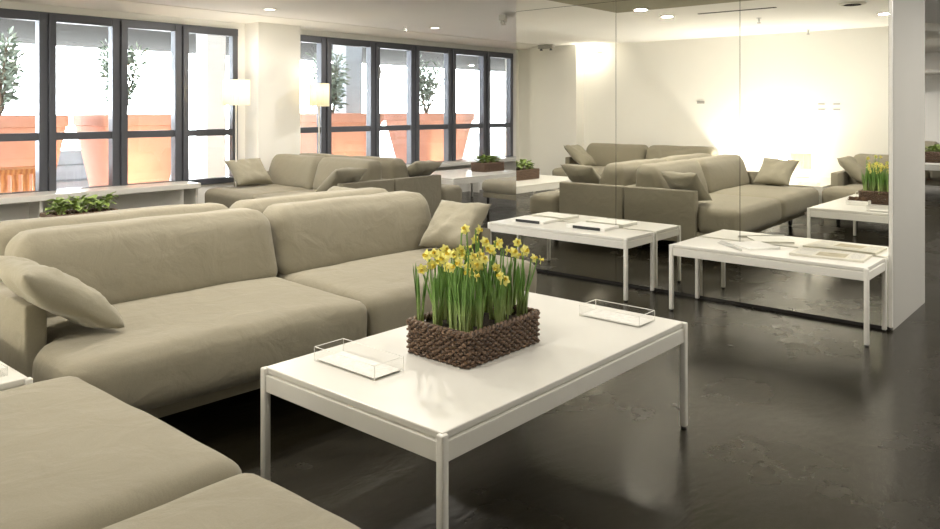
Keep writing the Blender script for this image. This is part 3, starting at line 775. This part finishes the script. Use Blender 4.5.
def planter(x, y, top, h, z0, label):
    t = thing('planter', label, 'planter', (x, y, z0), 0, 'terracotta planters outside'); b = top*.62; mb = MB()
    def ring(s, z, r=.10):
        pts = []
        for cx, cy, a0 in ((1, 1, 0), (-1, 1, PI/2), (-1, -1, PI), (1, -1, 3*PI/2)):
            for k in range(4):
                a = a0+k*PI/6; q = s/2-r*s; pts.append(Vector((cx*q+r*s*math.cos(a), cy*q+r*s*math.sin(a), z)))
        return pts
    rows = [ring(b, 0), ring(b+(top-b)*.9, h*.88), ring(top, h*.88+.01), ring(top*1.01, h), ring(top*.93, h), ring(top*.91, h-.09)]
    vs = mb.grid(rows, closed_v=True); mb.cap(vs[0]); mb.build('pot', M['terra'], t, True)
    s = MB(); q = s.grid([ring(top*.915, h-.088), ring(.02, h-.07)], closed_v=True); s.build('soil', M['soil'], t)
def shrub(x, y, z, hgt, wid, label, seed, nl=420):
    rnd = random.Random(seed); t = thing('olive_shrub', label, 'shrub', (x, y, z), 0, 'shrubs in the outdoor planters')
    tr = MB(); tips = []
    for k in range(7):
        a = rnd.uniform(0, 2*PI); r = wid*rnd.uniform(.1, .45); pts = [Vector((0, 0, 0))]
        for i in range(1, 6):
            q = i/5; pts.append(Vector((r*q*math.cos(a)+rnd.uniform(-.03, .03), r*q*math.sin(a)+rnd.uniform(-.03, .03), hgt*q*(1-.04*k))))
        tr.tube(pts, [.022, .018, .014, .010, .007, .004], 6); tips.append(pts)
    tr.build('branches', M['bark'], t, True)
    l = MB()
    for k in range(nl):
        pts = rnd.choice(tips); i = rnd.choice((1, 2, 2, 3, 3, 4, 4)); b = pts[i].lerp(pts[i+1], rnd.random())
        a = rnd.uniform(0, 2*PI); el = rnd.uniform(-.5, 1.1); d = Vector((math.cos(a)*math.cos(el), math.sin(a)*math.cos(el), math.sin(el)))
        p = b+d*rnd.uniform(.02, .22)*wid; ln = rnd.uniform(.07, .13); s = d.cross(Vector((rnd.uniform(-1, 1), rnd.uniform(-1, 1), rnd.uniform(-1, 1)))).normalized()*ln*.17
        l.grid([[p-s*.2, p+s*.2], [p+d*ln*.5-s, p+d*ln*.5+s], [p+d*ln-s*.1, p+d*ln+s*.1]])
    l.build('leaves', M['leaf2'], t, True, recalc=False, ang=180)
PY_ = 10.6
for k, (x, top, w_, lb) in enumerate(((3.45, 1.10, .55, 'leftmost of the terrace'), (4.98, 1.12, .5, 'before the left windows near the white outdoor column'), (8.62, 1.25, .75, 'beyond the right windows nearest the pillar'), (10.95, 1.35, .75, 'beyond the right windows near the mirror'))):
    planter(x, PY_, top, 1.27, .06, 'tapered square terracotta planter, '+lb)
    shrub(x-.1, PY_, 1.24, 1.05 if k < 2 else 1.1, w_, 'grey-green leafy shrub in the planter '+lb.replace('leftmost of', 'furthest left on'), 70+k, 900 if k < 2 else 1100)
def uplight(x, y, e, label):
    t = thing('uplight', label, 'spotlight', (x, y, .06), 0, 'terrace ground spotlights')
    MB().lathe([(.08, 0), (.09, .05), (.075, .08), (.0, .08)], 20, cap1=False).build('housing', M['anth'], t, True)
    MB().lathe([(.0, .082), (.07, .082), (.07, .09), (.0, .09)], 20, cap0=False, cap1=False).build('lens', M['glow'], t)
    point('uplight_beam', (0, .05, .22), e, .05, (1, .78, .52), t)
uplight(4.55, 9.40, 44, 'small glowing ground spotlight before the planter at the left windows')
uplight(8.35, 9.55, 16, 'small glowing ground spotlight before the planter nearest the pillar')
uplight(10.6, 9.55, 16, 'small glowing ground spotlight before the planter near the mirror')
t = thing('slatted_bench', 'orange slatted wooden bench outside the leftmost window', 'bench', (2.2, 9.35, .06))
s = MB(); s.box((0, 0, .62), (1.35, .45, .68), .006); s.build('seat', M['wood'], t)
for k in range(12): MB().box((.02+k*.11, .02, 0), (.09+k*.11, .05, .62), .004).build('slat', M['wood'], t)
t = thing('stone_step', 'blue-grey stone step on the terrace between two planters', 'step', (4.3, 12.6, .06))
for k in range(3): MB().box((0, k*.35, 0), (1.5, (k+1)*.35, .22*(k+1)), .01).build('tread', M['stone'], t)

# ------------------------------------------------------------------ world, sun-free daylight, camera
wd = bpy.data.worlds.new('daylight'); bpy.context.scene.world = wd; wd.use_nodes = True
nt = wd.node_tree
for n in list(nt.nodes): nt.nodes.remove(n)
o_ = nt.nodes.new('ShaderNodeOutputWorld'); bg = nt.nodes.new('ShaderNodeBackground')
bg.inputs[0].default_value = (.90, .95, 1.0, 1); bg.inputs[1].default_value = 22.0
nt.links.new(bg.outputs[0], o_.inputs[0])

cam = bpy.data.cameras.new('camera'); co = bpy.data.objects.new('camera', cam); C.objects.link(co)
co.location = (0, 0, 1.4); co.rotation_euler = (PI/2, 0, R(41.05)-PI/2)
cam.sensor_width = 36.; cam.lens = 773.7/940*36; cam.shift_y = -(264.5-109.43)/940; cam.clip_start = .02; cam.clip_end = 200
S = bpy.context.scene; S.camera = co
S.view_settings.view_transform = 'Standard'; S.view_settings.look = 'None'; S.view_settings.gamma = 1.; S.view_settings.exposure = .55
S.view_settings.use_curve_mapping = False
S.cycles.use_denoising = True; S.cycles.max_bounces = 14; S.cycles.transparent_max_bounces = 24; S.cycles.diffuse_bounces = 6; S.cycles.glossy_bounces = 6
S.cycles.sample_clamp_indirect = 6.
